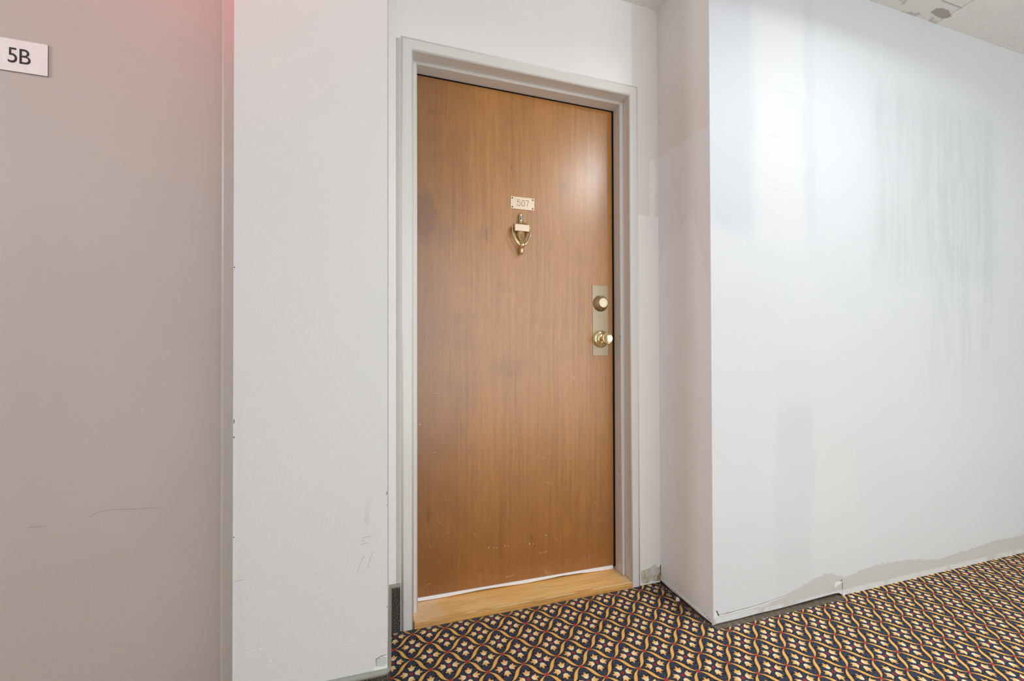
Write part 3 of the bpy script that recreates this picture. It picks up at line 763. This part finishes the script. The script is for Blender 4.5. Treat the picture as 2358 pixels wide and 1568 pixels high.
lathe(bm, (KX-0.0003, YD-0.0200, 1.4560), (0, 0, -1), [(0.0062, -0.003), (0.0050, 0.001), (0.0068, 0.0035), (0.0092, 0.0080), (0.0094, 0.0125), (0.0080, 0.0190), (0.0066, 0.0255), (0.0018, 0.0300), (0.0, 0.0305)], 24)
lathe(bm, (KX, YD, 1.4450), (0, -1, 0), [(0.006, 0), (0.006, 0.016)], 16)
sub(link('striker', bm, M_brass, smooth=True, label='polished swinging striker'), kn)

# lock plate, dead bolt, knob
bm = bmesh.new()
rr = 0.004
plate_xz(bm, [(0.8594, 1.3168), (0.9376, 1.3160), (0.9374, 1.0008+rr), (0.9374-rr, 1.0008), (0.8606+rr, 1.0008), (0.8606, 1.0008+rr)], YD-0.0022, YD+0.001)
child(link('lock_plate', bm, M_lockb, bevel=0.0005, label='long antique brass lock plate'), door)
LX = 0.8992
bm = bmesh.new()
lathe(bm, (LX, YD-0.0022, 1.2360), (0, -1, 0), [(0.0365, 0), (0.0368, 0.003), (0.0355, 0.0060), (0.0250, 0.0270), (0.0232, 0.0292), (0.0218, 0.0300), (0.0205, 0.0285), (0.0, 0.0285)], 56)
M_bolt = brass('worn_brass', (0.58, 0.49, 0.34), 0.33)
db = child(link('deadbolt', bm, M_bolt, smooth=True, label='antique brass deadbolt'), door)
db.modifiers.new('edges', 'EDGE_SPLIT').split_angle = math.radians(32)
bm = bmesh.new()
lathe(bm, (LX+0.0002, YD-0.0305, 1.2325), (0, -1, 0), [(0.0075, 0), (0.0072, 0.0012), (0.0, 0.0013)], 28)
box(bm, LX-0.0009, LX+0.0011, YD-0.0322, YD-0.0316, 1.2272, 1.2382, 1)
box(bm, LX+0.0008, LX+0.0024, YD-0.0322, YD-0.0316, 1.2290, 1.2306, 1)
sub(link('key_cylinder', bm, [M_brass, M_key], label='bright key cylinder'), db)
bm = bmesh.new()
lathe(bm, (LX, YD-0.0022, 1.0755), (0, -1, 0), [(0.0385, 0), (0.0388, 0.002), (0.0378, 0.0045), (0.0340, 0.0080), (0.0290, 0.0100), (0.0265, 0.0108), (0.0235, 0.0135), (0.0180, 0.0165), (0.0150, 0.0175), (0.0, 0.0175)], 64)
kb = child(link('door_knob', bm, M_brass, smooth=True, label='polished brass knob'), door)
bm = bmesh.new()
lathe(bm, (LX, YD-0.0190, 1.0755), (0, -1, 0), [(0.0130, -0.002), (0.0122, 0.006), (0.0125, 0.0140), (0.0150, 0.0220), (0.0200, 0.0300), (0.0240, 0.0360), (0.0258, 0.0420), (0.0255, 0.0460), (0.0240, 0.0482), (0.0222, 0.0488), (0.0212, 0.0482), (0.0, 0.0476)], 64)
kg = sub(link('knob_grip', bm, M_brass, smooth=True), kb)
kg.modifiers.new('edges', 'EDGE_SPLIT').split_angle = math.radians(30)
# raised bar on the knob face standing in for a reflected vertical streak
bm = bmesh.new(); box(bm, LX-0.0028, LX+0.0028, YD-0.0680, YD-0.0664, 1.0640, 1.0880)
sub(link('face_reflection', bm, M_brass2, bevel=0.0008), kb)
# keep every sub-part where it was modelled (all parts sit in world space under the door's Empty)
# ------------------------------------------------------------------ sign 5B
sg = empty('room_sign', (-0.8645*KLW, YL, LW(0, 1.724)[1]), 'small white plastic sign reading 5B in dark letters', 'sign')
bm = bmesh.new()
box(bm, -0.9180*KLW, -0.8110*KLW, YL-0.0030, YL-0.0004, LW(0, 1.6862)[1], LW(0, 1.7638)[1])
for f in bm.faces:
    f.material_index = 0
o = link('panel', bm, [M_sign, M_signedge])
for p in o.data.polygons:
    if abs(p.normal.y) < 0.5: p.material_index = 1
child(o, sg)
def text_mesh(name, body, x0, x1, z0, z1, y, mat, parent, extrude=0.0004, fat=0.0):
    c = bpy.data.curves.new(name, 'FONT'); c.body = body; c.size = 1.0; c.extrude = 0.01; c.offset = fat
    t = bpy.data.objects.new(name, c); col.objects.link(t)
    dg = bpy.context.evaluated_depsgraph_get(); me = bpy.data.meshes.new_from_object(t.evaluated_get(dg))
    bpy.data.objects.remove(t); bpy.data.curves.remove(c)
    xs_ = [v.co.x for v in me.vertices]; ys_ = [v.co.y for v in me.vertices]
    ax_, bx_, ay_, by_ = min(xs_), max(xs_), min(ys_), max(ys_)
    for v in me.vertices:
        v.co = Vector((x0+(v.co.x-ax_)/(bx_-ax_)*(x1-x0), y-(extrude if v.co.z > 0 else 0), z0+(v.co.y-ay_)/(by_-ay_)*(z1-z0)))
    me.materials.clear(); me.materials.append(mat)
    o = bpy.data.objects.new(name, me); col.objects.link(o); child(o, parent); return o
text_mesh('lettering', '5', -0.8855*KLW, -0.8683*KLW, LW(0, 1.7065)[1], LW(0, 1.7430)[1], YL-0.0030, M_ink, sg, fat=0.0)
text_mesh('lettering', 'B', -0.8640*KLW, -0.8432*KLW, LW(0, 1.7070)[1], LW(0, 1.7428)[1], YL-0.0030, M_ink, sg, fat=0.0)

# ------------------------------------------------------------------ corridor ceiling lamp: drum rim round a glowing disc
lamp = empty('ceiling_light', (MAIN[0], MAIN[1], CEIL), 'round drum ceiling light over the corridor carpet', 'ceiling light')
bm = bmesh.new()
lathe(bm, (MAIN[0], MAIN[1], CEIL-0.0005), (0, 0, -1), [(0.29, 0.0), (0.30, 0.004), (0.30, 0.080), (0.296, 0.084), (0.290, 0.084), (0.290, 0.030), (0.0, 0.030)], 64)
child(link('drum_rim', bm, M_sweep, auto='keep'), lamp)
# ------------------------------------------------------------------ plaster debris on the carpet
def lump(bm, x_, y_, r_, h_, mi=0):
    n = 7; b = [bm.verts.new((x_+math.cos(2*PI*k/n)*r_*(0.6+0.5*R.random()), y_+math.sin(2*PI*k/n)*r_*(0.6+0.5*R.random()), 0.0008)) for k in range(n)]
    t_ = [bm.verts.new((v.co.x*0.6+x_*0.4+R.uniform(-.2, .2)*r_, v.co.y*0.6+y_*0.4, h_*(0.6+0.5*R.random()))) for v in b]
    for k in range(n): bm.faces.new((b[k], b[(k+1) % n], t_[(k+1) % n], t_[k]))
    bm.faces.new(t_); bm.faces.new(b[::-1])
bm = bmesh.new(); lump(bm, 1.114, 1.388, 0.009, 0.012)
link('plaster_chunk', bm, M_white, label='largest white plaster chunk lying by the recess side wall', cat='plaster chunk')
bm = bmesh.new()
for k in range(46):
    q = R.random()
    if q < 0.45: x_, y_ = 1.04+R.random()*0.085, 1.44+R.random()*0.07
    elif q < 0.8: x_, y_ = 1.075+R.random()*0.05, 1.20+R.random()*0.28
    else: x_, y_ = 1.12+R.random()*0.5, 1.17+R.random()*0.03
    r_ = R.uniform(0.0008, 0.0024); lump(bm, x_, y_, r_, r_*1.3)
link('plaster_crumbs', bm, M_white, kind='stuff', label='white plaster crumbs scattered on the carpet near the corners', cat='crumbs')
